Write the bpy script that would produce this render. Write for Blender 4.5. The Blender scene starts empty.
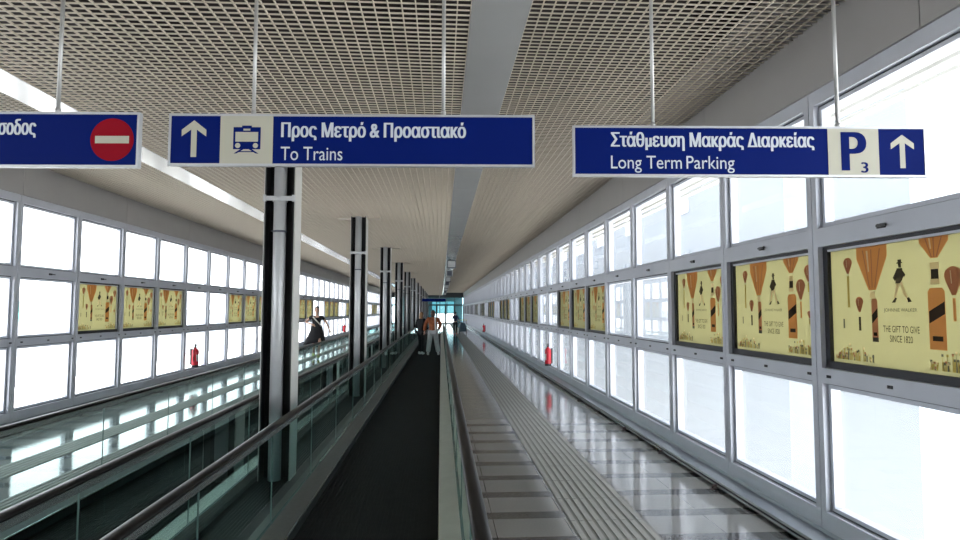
import bpy, bmesh, math, random
from mathutils import Vector, Matrix, Euler
from mathutils.geometry import delaunay_2d_cdt
random.seed(7)
C = bpy.context.scene.collection
PI = math.pi
W, XL = 2.83, 6.12                 # inner faces of the two window walls
BAY = 1.5
YF, YB = 78.4, -8.6                # far and near ends of the corridor
ZM, ZS = 3.585, 3.905              # ceiling height over the walkways / over the side paths

# ------------------------------------------------------------------ materials
def mat(name, col, rough=.5, metal=0., spec=.5, noise=0., nscale=8., bump=0., emit=None, trans=0.):
    m = bpy.data.materials.new(name); m.use_nodes = True
    nt = m.node_tree; b = nt.nodes['Principled BSDF']
    b.inputs['Base Color'].default_value = (*col, 1)
    b.inputs['Roughness'].default_value = rough
    b.inputs['Metallic'].default_value = metal
    b.inputs['Specular IOR Level'].default_value = spec
    if noise or bump:
        tc = nt.nodes.new('ShaderNodeTexCoord'); n = nt.nodes.new('ShaderNodeTexNoise')
        n.inputs['Scale'].default_value = nscale; n.inputs['Detail'].default_value = 5
        nt.links.new(tc.outputs['Object'], n.inputs['Vector'])
        if noise:
            r = nt.nodes.new('ShaderNodeValToRGB')
            r.color_ramp.elements[0].position = .3; r.color_ramp.elements[1].position = .7
            r.color_ramp.elements[0].color = tuple(max(0, c*(1-noise)) for c in col)+(1,)
            r.color_ramp.elements[1].color = tuple(min(1, c*(1+noise)) for c in col)+(1,)
            nt.links.new(n.outputs['Fac'], r.inputs['Fac'])
            nt.links.new(r.outputs['Color'], b.inputs['Base Color'])
        if bump:
            bp = nt.nodes.new('ShaderNodeBump'); bp.inputs['Strength'].default_value = bump; bp.inputs['Distance'].default_value = .01
            nt.links.new(n.outputs['Fac'], bp.inputs['Height']); nt.links.new(bp.outputs['Normal'], b.inputs['Normal'])
    return m

def glass(name, tint, refl=(1, 1, 1), rough=.0, ior=1.5, haze=0., hazecol=(.8, .85, .85)):
    """thin sheet of glass: tinted see-through plus fresnel mirror, some with a milky film"""
    m = bpy.data.materials.new(name); m.use_nodes = True
    nt = m.node_tree; nt.nodes.clear()
    o = nt.nodes.new('ShaderNodeOutputMaterial')
    t = nt.nodes.new('ShaderNodeBsdfTransparent'); t.inputs[0].default_value = (*tint, 1)
    g = nt.nodes.new('ShaderNodeBsdfGlossy'); g.inputs['Color'].default_value = (*refl, 1); g.inputs['Roughness'].default_value = rough
    # Schlick reflectance, the same from both sides of the sheet
    ge = nt.nodes.new('ShaderNodeNewGeometry'); dt = nt.nodes.new('ShaderNodeVectorMath'); dt.operation = 'DOT_PRODUCT'
    nt.links.new(ge.outputs['Incoming'], dt.inputs[0]); nt.links.new(ge.outputs['Normal'], dt.inputs[1])
    def mth(op, a, v, first=False):
        n = nt.nodes.new('ShaderNodeMath'); n.operation = op
        nt.links.new(a, n.inputs[1 if first else 0])
        if v is not None: n.inputs[0 if first else 1].default_value = v
        return n.outputs[0]
    r0 = ((ior-1)/(ior+1))**2
    fr_ = mth('ADD', mth('MULTIPLY', mth('POWER', mth('SUBTRACT', mth('ABSOLUTE', dt.outputs['Value'], None), 1, True), 5), 1-r0), r0)
    mx = nt.nodes.new('ShaderNodeMixShader')
    nt.links.new(fr_, mx.inputs[0]); nt.links.new(g.outputs[0], mx.inputs[2])
    if haze:
        d = nt.nodes.new('ShaderNodeBsdfTranslucent'); d.inputs[0].default_value = (*hazecol, 1)
        h = nt.nodes.new('ShaderNodeMixShader'); h.inputs[0].default_value = haze
        nt.links.new(t.outputs[0], h.inputs[1]); nt.links.new(d.outputs[0], h.inputs[2])
        nt.links.new(h.outputs[0], mx.inputs[1])
    else:
        nt.links.new(t.outputs[0], mx.inputs[1])
    nt.links.new(mx.outputs[0], o.inputs[0])
    return m

def film(name, col, k=.5):
    """printed film that lets some daylight through from behind"""
    m = bpy.data.materials.new(name); m.use_nodes = True
    nt = m.node_tree; nt.nodes.clear()
    o = nt.nodes.new('ShaderNodeOutputMaterial')
    d = nt.nodes.new('ShaderNodeBsdfDiffuse'); d.inputs[0].default_value = (*col, 1)
    t = nt.nodes.new('ShaderNodeBsdfTranslucent'); t.inputs[0].default_value = (*col, 1)
    mx = nt.nodes.new('ShaderNodeMixShader'); mx.inputs[0].default_value = k
    nt.links.new(d.outputs[0], mx.inputs[1]); nt.links.new(t.outputs[0], mx.inputs[2]); nt.links.new(mx.outputs[0], o.inputs[0])
    return m

M = {}
M['alu'] = mat('window_alu', (.50, .52, .58), .5, .1, .35, .05, 3)
M['gasket'] = mat('gasket_black', (.012, .012, .018), .5)
M['handle'] = mat('handle_dark', (.03, .03, .035), .4)
M['pane'] = glass('window_pane', (.84, .86, .88), haze=.06)
M['fascia'] = mat('fascia_panel', (.34, .33, .33), .42, .1, .5, .03, 2)
M['strip'] = mat('ceiling_strip', (.40, .40, .41), .24, .35, .6, .03, 2)
M['blade'] = mat('ceiling_blade', (.56, .50, .42), .5)
M['plenum'] = mat('plenum_dark', (.022, .016, .015), .9)
M['belt'] = mat('belt_black', (.013, .013, .0135), .75, 0, .2, .25, 14)
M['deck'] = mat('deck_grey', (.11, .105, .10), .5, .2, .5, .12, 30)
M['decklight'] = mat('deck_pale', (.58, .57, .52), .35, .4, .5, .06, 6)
M['skirt'] = mat('skirt_black', (.008, .008, .009), .5)
M['steel'] = mat('steel_bright', (.62, .64, .64), .25, .9)
M['rail'] = mat('handrail_rubber', (.007, .0065, .0065), .3, 0, .12, .2, 40)
M['bglass'] = glass('balustrade_glass', (.58, .71, .68), (.9, 1, .98), ior=1.52)
M['gedge'] = mat('glass_edge', (.10, .15, .14), .2, 0, .5)
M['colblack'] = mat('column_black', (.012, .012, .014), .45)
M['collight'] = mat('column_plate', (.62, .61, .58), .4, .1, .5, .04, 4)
M['pipe'] = mat('drain_pipe', (.56, .57, .59), .35, .2, .5, .04, 5)
M['base'] = mat('base_ledge', (.26, .29, .33), .38, .3, .5, .05, 6)
M['baselip'] = mat('base_lip', (.58, .60, .62), .25, .6)
M['bracket'] = mat('foot_bracket', (.05, .025, .028), .5)
M['wallp'] = mat('end_wall', (.42, .42, .42), .6, 0, .4, .05, 2)
M['header'] = mat('dark_header', (.025, .03, .035), .5)
M['darkteal'] = glass('hall_dark_glass', (.05, .12, .13), ior=1.5)
M['hall'] = mat('hall_teal', (.10, .18, .19), .6)
M['teal'] = glass('door_teal_glass', (.42, .66, .72), ior=1.5)
M['clear'] = glass('door_clear_glass', (.86, .95, .97), ior=1.5)
M['signblue'] = mat('sign_blue', (.0015, .010, .115), .6, 0, .06)
M['signwhite'] = mat('sign_white', (.55, .59, .65), .5)
M['signcream'] = mat('sign_cream', (.44, .425, .345), .5)
M['signred'] = mat('sign_red', (.25, .003, .012), .6, 0, .08)
M['signframe'] = mat('sign_frame', (.50, .51, .54), .35, .4)
M['rod'] = mat('rod_grey', (.42, .42, .42), .35, .4)
M['red'] = mat('extinguisher_red', (.55, .012, .03), .3)
M['black'] = mat('black_plastic', (.015, .015, .016), .45)
M['label'] = mat('label_white', (.75, .74, .72), .5)
M['lamp'] = mat('box_dark_grey', (.09, .10, .13), .45)
M['lamplight'] = mat('box_pale', (.5, .52, .54), .4)
# people
M['skin'] = mat('skin', (.62, .38, .29), .55); M['hairdark'] = mat('hair_dark', (.018, .013, .012), .6)
M['hairfair'] = mat('hair_fair', (.34, .19, .09), .6); M['hairbrown'] = mat('hair_brown', (.06, .03, .02), .6)
M['clothblack'] = mat('cloth_black', (.012, .012, .015), .8, noise=.2, nscale=20); M['clothbrown'] = mat('cloth_rust', (.30, .085, .03), .8, noise=.3, nscale=12)
M['clothnavy'] = mat('cloth_navy', (.022, .02, .06), .8); M['clothgrey'] = mat('cloth_pale_grey', (.52, .53, .54), .8, noise=.08, nscale=12)
M['clothwhite'] = mat('cloth_white', (.75, .73, .7), .8); M['shoewhite'] = mat('shoe_white', (.7, .7, .7), .6)
M['shoegreen'] = mat('shoe_yellow_green', (.45, .6, .12), .6); M['shoepink'] = mat('shoe_pink', (.6, .12, .14), .6)
M['bagblue'] = mat('bag_blue_grey', (.12, .19, .25), .7); M['yellow'] = mat('strip_yellow_green', (.5, .52, .14), .6); M['eye'] = mat('eye_dark', (.01, .01, .01), .3)
# outside
M['bldg'] = mat('building_white', (.19, .21, .245), .8, 0, .2, .02, 1); M['bldg2'] = mat('building_grey', (.34, .35, .37), .8, 0, .2, .02, 1); M['bwin'] = mat('building_window', (.35, .38, .43), .3); M['ground'] = mat('apron_concrete', (.72, .72, .70), .9, 0, .2, .05, .4)
M['eave'] = mat('eave_slat', (.62, .61, .58), .5); M['turq'] = mat('turquoise_board', (.10, .62, .55), .6); M['roof'] = mat('roof_slab', (.3, .3, .3), .8)

# polished stone floor with dark cross bands
def floor_mat():
    m = bpy.data.materials.new('polished_tiles'); m.use_nodes = True
    nt = m.node_tree; b = nt.nodes['Principled BSDF']; L = nt.links.new
    g = nt.nodes.new('ShaderNodeNewGeometry'); s = nt.nodes.new('ShaderNodeSeparateXYZ'); L(g.outputs['Position'], s.inputs[0])
    def math_(op, a, v=None):
        n = nt.nodes.new('ShaderNodeMath'); n.operation = op; L(a, n.inputs[0])
        if v is not None: n.inputs[1].default_value = v
        return n.outputs[0]
    PH = .595
    fy = math_('FRACT', math_('DIVIDE', math_('ADD', s.outputs['Y'], 100*PH-5.373+.075), PH))     # dark bands every tile
    band = math_('LESS_THAN', fy, .27)
    fx = math_('FRACT', math_('DIVIDE', math_('ADD', s.outputs['X'], 100*.6-.44), .6))
    jx = math_('LESS_THAN', fx, .012)
    jy = math_('LESS_THAN', math_('ABSOLUTE', math_('SUBTRACT', fy, .28)), .01)
    n = nt.nodes.new('ShaderNodeTexNoise'); n.inputs['Scale'].default_value = 60; n.inputs['Detail'].default_value = 6; L(g.outputs['Position'], n.inputs['Vector'])
    r = nt.nodes.new('ShaderNodeValToRGB'); r.color_ramp.elements[0].color = (.19, .186, .178, 1); r.color_ramp.elements[1].color = (.255, .25, .24, 1); L(n.outputs['Fac'], r.inputs['Fac'])
    r2 = nt.nodes.new('ShaderNodeValToRGB'); r2.color_ramp.elements[0].color = (.06, .06, .06, 1); r2.color_ramp.elements[1].color = (.095, .095, .095, 1); L(n.outputs['Fac'], r2.inputs['Fac'])
    mx = nt.nodes.new('ShaderNodeMix'); mx.data_type = 'RGBA'; L(band, mx.inputs[0]); L(r.outputs[0], mx.inputs[6]); L(r2.outputs[0], mx.inputs[7])
    j = math_('MAXIMUM', jx, jy) if False else nt.nodes.new('ShaderNodeMath')
    j.operation = 'MAXIMUM'; L(jx, j.inputs[0]); L(jy, j.inputs[1])
    mx2 = nt.nodes.new('ShaderNodeMix'); mx2.data_type = 'RGBA'; L(j.outputs[0], mx2.inputs[0]); L(mx.outputs[2], mx2.inputs[6]); mx2.inputs[7].default_value = (.07, .07, .07, 1)
    L(mx2.outputs[2], b.inputs['Base Color'])
    b.inputs['Roughness'].default_value = .10; b.inputs['Specular IOR Level'].default_value = .5
    return m
M['floor'] = floor_mat()

def ribbed(name, c1, c2, period, rough, cross=None):
    m = bpy.data.materials.new(name); m.use_nodes = True
    nt = m.node_tree; b = nt.nodes['Principled BSDF']; L = nt.links.new
    g = nt.nodes.new('ShaderNodeNewGeometry'); n = nt.nodes.new('ShaderNodeTexNoise'); n.inputs['Scale'].default_value = 9; L(g.outputs['Position'], n.inputs['Vector'])
    r = nt.nodes.new('ShaderNodeValToRGB'); r.color_ramp.elements[0].color = (*c1, 1); r.color_ramp.elements[1].color = (*c2, 1); L(n.outputs['Fac'], r.inputs['Fac']); L(r.outputs[0], b.inputs['Base Color'])
    b.inputs['Roughness'].default_value = rough; b.inputs['Specular IOR Level'].default_value = .35
    return m
M['tactile'] = ribbed('tactile_strip', (.34, .335, .32), (.42, .41, .395), .06, .6)
M['tactdark'] = mat('tactile_groove', (.25, .245, .235), .7)

# ------------------------------------------------------------------ mesh helpers
class MB:
    def __init__(s): s.bm = bmesh.new(); s.mats = []
    def mi(s, m):
        if m not in s.mats: s.mats.append(m)
        return s.mats.index(m)
    def face(s, vs, m=None, smooth=False):
        f = s.bm.faces.new(vs); f.material_index = s.mi(m) if m else 0; f.smooth = smooth; return f
    def box(s, x0, x1, y0, y1, z0, z1, m=None):
        v = [s.bm.verts.new(p) for p in ((x0,y0,z0),(x1,y0,z0),(x1,y1,z0),(x0,y1,z0),(x0,y0,z1),(x1,y0,z1),(x1,y1,z1),(x0,y1,z1))]
        for q in ((3,2,1,0),(4,5,6,7),(0,1,5,4),(1,2,6,5),(2,3,7,6),(3,0,4,7)): s.face([v[i] for i in q], m)
        return s
    def quad(s, pts, m=None): s.face([s.bm.verts.new(p) for p in pts], m); return s
    def tube(s, pts, r, n=10, m=None, caps=True):
        """round bar through points; r a number or list"""
        P = [Vector(p) for p in pts]; R = r if isinstance(r, (list, tuple)) else [r]*len(P); rings = []
        up = Vector((0, 0, 1))
        for i, p in enumerate(P):
            d = (P[min(i+1, len(P)-1)]-P[max(i-1, 0)]).normalized()
            a = d.cross(up)
            if a.length < 1e-3: a = d.cross(Vector((0, 1, 0)))
            a.normalize(); b = a.cross(d)
            rings.append([s.bm.verts.new(p+R[i]*(math.cos(t)*a+math.sin(t)*b)) for t in [2*PI*k/n for k in range(n)]])
        for i in range(len(P)-1):
            for k in range(n): s.face([rings[i][k], rings[i][(k+1) % n], rings[i+1][(k+1) % n], rings[i+1][k]], m, True)
        if caps: s.face(rings[0][::-1], m); s.face(rings[-1], m)
        return s
    def sweep(s, prof, y0, y1, m=None, ms=None):
        """closed (x,z) outline pushed along y"""
        a = [s.bm.verts.new((x, y0, z)) for x, z in prof]; b = [s.bm.verts.new((x, y1, z)) for x, z in prof]; n = len(prof)
        for i in range(n): s.face([a[i], a[(i+1) % n], b[(i+1) % n], b[i]], ms[i] if ms else m)
        e = m or (ms[0] if ms else None); s.face(a[::-1], e); s.face(b, e); return s
    def path_sweep(s, prof, path, m=None, smooth=True):
        """(x, offset) outline along a path of (y,z) points in the YZ plane"""
        P = [Vector((0, y, z)) for y, z in path]; rings = []
        for i, p in enumerate(P):
            d = (P[min(i+1, len(P)-1)]-P[max(i-1, 0)]).normalized(); nrm = Vector((0, -d.z, d.y))
            rings.append([s.bm.verts.new(Vector((x, 0, 0))+p+o*nrm) for x, o in prof])
        n = len(prof)
        for i in range(len(P)-1):
            for k in range(n): s.face([rings[i][k], rings[i][(k+1) % n], rings[i+1][(k+1) % n], rings[i+1][k]], m, smooth)
        s.face(rings[0][::-1], m); s.face(rings[-1], m); return s
    def lathe(s, prof, n=20, m=None, cx=0, cy=0, sx=1, sy=1, off=None):
        rings = []
        for i, (r, z) in enumerate(prof):
            ox, oy = off[i] if off else (0, 0)
            rings.append([s.bm.verts.new((cx+ox+sx*r*math.cos(t), cy+oy+sy*r*math.sin(t), z)) for t in [2*PI*k/n for k in range(n)]])
        for i in range(len(prof)-1):
            for k in range(n): s.face([rings[i][k], rings[i][(k+1) % n], rings[i+1][(k+1) % n], rings[i+1][k]], m, True)
        s.face(rings[0][::-1], m); s.face(rings[-1], m); return s
    def ball(s, c, rx, ry, rz, m=None, nu=14, nv=9):
        c = Vector(c); prev = None; top = s.bm.verts.new(c+Vector((0, 0, rz))); bot = s.bm.verts.new(c-Vector((0, 0, rz)))
        for i in range(1, nv):
            a = PI*i/nv
            ring = [s.bm.verts.new(c+Vector((rx*math.sin(a)*math.cos(t), ry*math.sin(a)*math.sin(t), rz*math.cos(a)))) for t in [2*PI*k/nu for k in range(nu)]]
            for k in range(nu):
                if prev: s.face([prev[k], ring[k], ring[(k+1) % nu], prev[(k+1) % nu]], m, True)
                else: s.face([top, ring[k], ring[(k+1) % nu]], m, True)
            prev = ring
        for k in range(nu): s.face([bot, prev[(k+1) % nu], prev[k]], m, True)
        return s
    def add_mesh(s, me, m):
        k = s.mi(m); n0 = len(s.bm.faces); s.bm.from_mesh(me); s.bm.faces.ensure_lookup_table()
        for f in s.bm.faces[n0:]: f.material_index = k; f.smooth = True
        return s
    def mesh(s, name, m=None):
        bmesh.ops.recalc_face_normals(s.bm, faces=s.bm.faces)
        me = bpy.data.meshes.new(name); s.bm.to_mesh(me); s.bm.free()
        for k in (s.mats or ([m] if m else [])): me.materials.append(M[k])
        return me
    def build(s, name, m=None, parent=None, loc=None, bevel=0):
        o = bpy.data.objects.new(name, s.mesh(name, m)); C.objects.link(o)
        if parent: o.parent = parent
        if loc: o.location = loc
        if bevel:
            b = o.modifiers.new('bevel', 'BEVEL'); b.width = bevel; b.segments = 2; b.limit_method = 'ANGLE'
        return o

def tag(o, label=None, cat=None, group=None, kind=None):
    for k, v in (('label', label), ('category', cat), ('group', group), ('kind', kind)):
        if v: o[k] = v
    return o
def empty(name, loc=(0, 0, 0), rz=0):
    o = bpy.data.objects.new(name, None); o.location = loc; o.rotation_euler = (0, 0, rz); o.empty_display_size = .1; C.objects.link(o); return o
def copy_tree(o, parent=None):
    c = o.copy(); C.objects.link(c)
    if parent: c.parent = parent
    for ch in list(o.children): copy_tree(ch, c)
    return c
def struct(o): o['kind'] = 'structure'; return o

# ------------------------------------------------------------------ setting: floor, ceiling, walls
b = MB()
b.box(-XL-.15, W+.15, YB-.2, YF+.2, -.25, 0)
struct(b.build('floor', 'floor'))

def tactile(x0, x1, y0, y1, nr, name):
    b = MB(); b.box(x0, x1, y0, y1, 0, .004, 'tactdark')
    p = (x1-x0)/nr
    y = y0
    while y < y1-.01:
        for i in range(nr):
            a = x0+i*p
            b.box(a+.12*p, a+.74*p, y+.004, min(y+.596, y1), .004, .009, 'tactile')
        y += .6
    return struct(b.build(name))
tactile(1.07, 1.70, YB, 77, 9, 'trim_1')
tactile(-4.85, -4.49, YB, 77, 5, 'trim_2')
tactile(-3.98, -3.42, YB, 77, 9, 'trim_3')

def grid(x0, x1, z, name):
    b = MB(); px, py, hb = .0845, .065, .0105
    n = int(round((x1-x0)/px)); px = (x1-x0)/n
    for i in range(n+1):
        x = x0+i*px; b.box(x-.0035, x+.0035, YB, YF, z, z+hb+.004)
    k = 0; y = YB+.3
    while y < YF:
        w = .0035 if k % 3 == 0 else .0022
        b.box(x0, x1, y-w, y+w, z+.0005, z+hb); y += py; k += 1
    return struct(b.build(name, 'blade'))
struct(MB().box(-XL-.15, W+.15, YB-.2, YF+.2, 4.45, 4.7).build('ceiling', 'plenum'))
grid(-3.375, .175, ZM, 'ceiling_panel_middle')
grid(.545, W-.01, ZS, 'ceiling_panel_right')
grid(-XL+.01, -3.735, ZS, 'ceiling_panel_left')
def soffit(x0, x1, side, name):
    b = MB(); y = YB
    while y < YF:
        y1 = min(y+3-.006, YF); b.box(x0, x1, y, y1, ZM-.004, ZM+.05)
        if side > 0: b.box(x1-.02, x1, y, y1, ZM+.05, ZS+.05)
        else: b.box(x0, x0+.02, y, y1, ZM+.05, ZS+.05)
        y += 3
    return struct(b.build(name, 'strip'))
soffit(.175, .535, 1, 'trim_4'); soffit(-3.73, -3.375, -1, 'trim_5')

def wall_side(sx, name):
    b = MB(); y = YB; f = abs(sx)
    s = 1 if sx > 0 else -1
    while y < YF:
        y1 = min(y+3-.008, YF)
        b.box(min(sx-s*.02, sx+s*.15), max(sx-s*.02, sx+s*.15), y, y1, 3.41, 4.45); y += 3
    b.box(min(sx+s*.02, sx+s*.14), max(sx+s*.02, sx+s*.14), YB, YF, 3.42, 4.44)
    return struct(b.build(name, 'fascia'))
wall_side(W, 'wall_right'); wall_side(-XL, 'wall_left')

def base(sx, name, joints):
    s = 1 if sx > 0 else -1
    prof = [(.15, 0), (.15, .14), (0, .14), (-.012, .115), (-.115, .082), (-.12, .080), (-.12, .058), (-.10, .056), (-.10, .048), (-.125, .046), (-.125, .026), (-.09, .022), (-.09, 0)]
    ms = ['base']*5+['baselip', 'baselip', 'gasket', 'gasket', 'baselip', 'baselip', 'gasket', 'base']
    b = MB(); b.sweep([(sx+s*x, z) for x, z in prof], YB, YF, None, ms)
    o = struct(b.build(name))
    for y in joints:
        q = MB(); q.tube([(sx-s*.10, y, .03), (sx-s*.145, y, .035), (sx-s*.165, y, .018), (sx-s*.165, y, .0)], .011, 8)
        q.box(min(sx-s*.14, sx-s*.19), max(sx-s*.14, sx-s*.19), y-.025, y+.025, 0, .006)
        q.build('foot_bracket', 'bracket', o)
    return o
RJ = [4.555+BAY*k for k in range(-1, 30)]; LJ = [9.39+BAY*k for k in range(-1, 25)]
base(W, 'baseboard_right', RJ); base(-XL, 'baseboard_left', LJ)

# ---- one window bay: local x to the viewer's right, local y into the wall
ROWS = [(.27, 1.21), (1.32, 2.22), (2.36, 3.30)]
fr = MB(); fr.mats = ['alu', 'gasket']
def _frame():
    h = BAY/2-.004; f = fr
    A = 'alu'
    f.box(-h, -h+.058, 0, .13, .14, 3.41, A); f.box(h-.058, h, 0, .13, .14, 3.41, A)
    for z0, z1 in ((.14, .27), (1.21, 1.32), (2.22, 2.36), (3.30, 3.41)): f.box(-h+.058, h-.058, 0, .13, z0, z1, A)
    for z0, z1 in ROWS:
        a, c, t = -h+.058, h-.058, .04
        for q in ((a+.012, a+t, z0+.012, z1-.012), (c-t, c-.012, z0+.012, z1-.012), (a+t, c-t, z0+.012, z0+t), (a+t, c-t, z1-t, z1-.012)):
            f.box(q[0], q[1], .040, .11, q[2], q[3], A)
    f.box(-BAY/2, -h, .02, .12, .14, 3.41, 'gasket'); f.box(h, BAY/2, .02, .12, .14, 3.41, 'gasket')
_frame()
frame_me = fr.mesh('window_frame')
g = MB(); h_ = BAY/2-.004
for z0, z1 in ROWS:
    a, c = -h_+.058, h_-.058
    for q in ((a, a+.012, z0, z1), (c-.012, c, z0, z1), (a+.012, c-.012, z0, z0+.012), (a+.012, c-.012, z1-.012, z1)):
        g.box(q[0], q[1], .05, .10, q[2], q[3])
gasket_me = g.mesh('gasket', 'gasket')
pane_me = []
for z0, z1 in ROWS:
    a, c = -h_+.096, h_-.096
    pane_me.append(MB().quad([(a, .085, z0+.038), (c, .085, z0+.038), (c, .085, z1-.038), (a, .085, z1-.038)]).mesh('pane', 'pane'))
hd = MB(); hd.box(-.035, .035, -.012, 0, 2.275, 2.305); hd.tube([(0, -.012, 2.29), (0, -.03, 2.29)], .011, 8); hd.box(-.01, .075, -.036, -.024, 2.281, 2.297)
handle_me = hd.mesh('handle', 'handle')
latch_me = []
for lx in (-.60, .02, .66):
    q = MB(); q.box(lx-.02, lx+.02, -.010, 0, 1.253, 1.273); q.ball((lx, -.012, 1.263), .010, .008, .010, None, 8, 6); latch_me.append(q.mesh('latch', 'handle'))
wn = 0
def window(loc, rz, detail):
    global wn; wn += 1
    o = bpy.data.objects.new('window_%d' % wn, frame_me); C.objects.link(o); o.location = loc; o.rotation_euler = (0, 0, rz); struct(o)
    def ch(n, me):
        c = bpy.data.objects.new(n, me); C.objects.link(c); c.parent = o
    ch('gasket', gasket_me)
    for me in pane_me: ch('pane', me)
    if detail:
        ch('handle', handle_me)
        for me in latch_me: ch('latch', me)
RK = range(-7, 50); LK = range(-12, 46)
for k in RK: window((W, 3.805+BAY*k, 0), -PI/2, -2 < k < 26)
for k in LK: window((-XL, 10.14+BAY*k, 0), PI/2, -3 < k < 20)
# solid piers where the bays stop
for n, x0, x1, y0, y1 in (('wall_pier_right', W, W+.13, 3.805+BAY*49.5, YF), ('wall_pier_left', -XL-.13, -XL, 10.14+BAY*45.5, YF), ('wall_pier_rear', W, W+.13, YB, 3.805-BAY*7.5)):
    if y1-y0 > .01: struct(MB().box(x0, x1, y0, y1, .14, 3.41).build(n, 'alu'))
struct(MB().box(-XL-.15, W+.15, YB-.2, YB, 0, 4.45).build('wall_front', 'wallp'))

# ---- far end: glazed screen with doors under a dark header
b = MB(); b.box(-XL-.15, W+.15, YF, YF+.2, 3.28, 4.45, 'header')
b.box(-XL-.15, W+.15, YF, YF+.12, 2.34, 2.44, 'header')
x = -XL
ends = [-XL+i*(W+XL)/8 for i in range(9)]
for e in ends: b.box(e-.04, e+.04, YF, YF+.12, 0, 3.28, 'header')
struct(b.build('wall_back'))
dn = 0
for i in range(8):
    x0, x1 = ends[i]+.04, ends[i+1]-.04
    o = struct(MB().quad([(x0, YF+.06, 2.44), (x1, YF+.06, 2.44), (x1, YF+.06, 3.28), (x0, YF+.06, 3.28)]).build('window_back_%d' % (i+1), 'teal'))
    dn += 1
    d = MB(); d.box(x0, x0+.06, YF+.03, YF+.09, 0, 2.34); d.box(x1-.06, x1, YF+.03, YF+.09, 0, 2.34); d.box(x0+.06, x1-.06, YF+.03, YF+.09, 0, .12); d.box(x0+.06, x1-.06, YF+.03, YF+.09, 2.26, 2.34)
    o = struct(d.build('door_%d' % dn, 'header'))
    MB().quad([(x0+.06, YF+.06, .12), (x1-.06, YF+.06, .12), (x1-.06, YF+.06, 2.26), (x0+.06, YF+.06, 2.26)]).build('pane', 'clear' if i in (5, 6) else 'teal', o)
    q = MB(); q.tube([(x1-.12, YF-.02, .8), (x1-.12, YF-.02, 1.5)], .018, 8); q.tube([(x1-.12, YF-.02, .9), (x1-.12, YF+.04, .9)], .012, 8); q.tube([(x1-.12, YF-.02, 1.4), (x1-.12, YF+.04, 1.4)], .012, 8)
    q.build('door_handle', 'steel', o)

b = MB(); b.box(-XL-.15, W+.15, YF+8, YF+8.2, 2.9, 4.45, 'hall'); b.box(-XL-.15, -1.2, YF+8, YF+8.2, 0, 2.9, 'hall'); b.box(1.9, W+.15, YF+8, YF+8.2, 0, 2.9, 'hall')
b.box(-1.2, 1.9, YF+8, YF+8.15, 1.2, 1.3, 'header'); b.box(-.2, -.1, YF+8, YF+8.15, 0, 2.9, 'header'); b.box(.8, .9, YF+8, YF+8.15, 0, 2.9, 'header'); struct(b.build('wall_hall'))
struct(MB().quad([(-1.2, YF+8.1, 1.3), (1.9, YF+8.1, 1.3), (1.9, YF+8.1, 2.9), (-1.2, YF+8.1, 2.9)]).build('window_hall', 'darkteal'))
struct(MB().box(-XL-.15, W+.15, YF+.2, YF+8.2, -.25, 0).build('floor_hall', 'floor')); struct(MB().box(-XL-.15, W+.15, YF+.2, YF+8.2, 4.45, 4.7).build('ceiling_hall', 'plenum'))
# ------------------------------------------------------------------ columns
def make_column():
    r = empty('support_column')
    b = MB(); hw = .145
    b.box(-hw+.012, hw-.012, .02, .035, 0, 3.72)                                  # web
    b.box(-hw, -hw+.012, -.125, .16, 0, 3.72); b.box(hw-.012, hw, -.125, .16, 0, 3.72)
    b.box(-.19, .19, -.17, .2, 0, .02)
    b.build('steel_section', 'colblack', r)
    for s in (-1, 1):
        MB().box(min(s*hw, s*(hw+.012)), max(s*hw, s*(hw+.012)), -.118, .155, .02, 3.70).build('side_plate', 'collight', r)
    MB().tube([(-.005, -.075, .02), (-.005, -.075, 3.70)], .063, 20).build('drainpipe', 'pipe', r)
    q = MB(); q.tube([(-.005, -.075, 2.84), (-.005, -.075, 2.895)], .074, 20); q.box(-.15, .15, -.145, -.125, 2.845, 2.89); q.box(-.155, -.13, -.16, -.115, 2.835, 2.90); q.box(.13, .155, -.16, -.115, 2.835, 2.90)
    q.build('pipe_clamp', 'pipe', r)
    q = MB(); q.tube([(-.005, -.075, 2.525), (-.005, -.075, 2.545)], .068, 20); q.box(-.075, .075, -.14, -.125, 2.53, 2.54); q.build('pipe_joint', 'lamp', r)
    q = MB(); q.box(-.42, -.16, -.14, .18, 3.555, 3.572); q.box(.16, .42, -.14, .18, 3.555, 3.572); q.box(-.42, -.40, -.14, .18, 3.572, 3.59); q.box(.40, .42, -.14, .18, 3.572, 3.59)
    q.build('ceiling_collar', 'blade', r)
    return r
ORD = ['first', 'second', 'third', 'fourth', 'fifth', 'sixth', 'seventh', 'eighth', 'ninth', 'tenth', 'eleventh', 'twelfth', 'thirteenth', 'fourteenth', 'fifteenth', 'sixteenth', 'seventeenth', 'eighteenth', 'nineteenth', 'twentieth']
col0 = make_column()
for k in range(12):
    o = col0 if k == 0 else copy_tree(col0)
    o.location = (-1.635, 6.47+6.0*k, 0)
    lab = 'thickest black steel column with grey drainpipe, beneath the train sign, nearest of the row' if k == 0 else '%s black steel column with grey drainpipe between the walkways, counting away from the camera' % ORD[k]
    tag(o, lab, 'column', 'columns between the two walkways')

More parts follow.
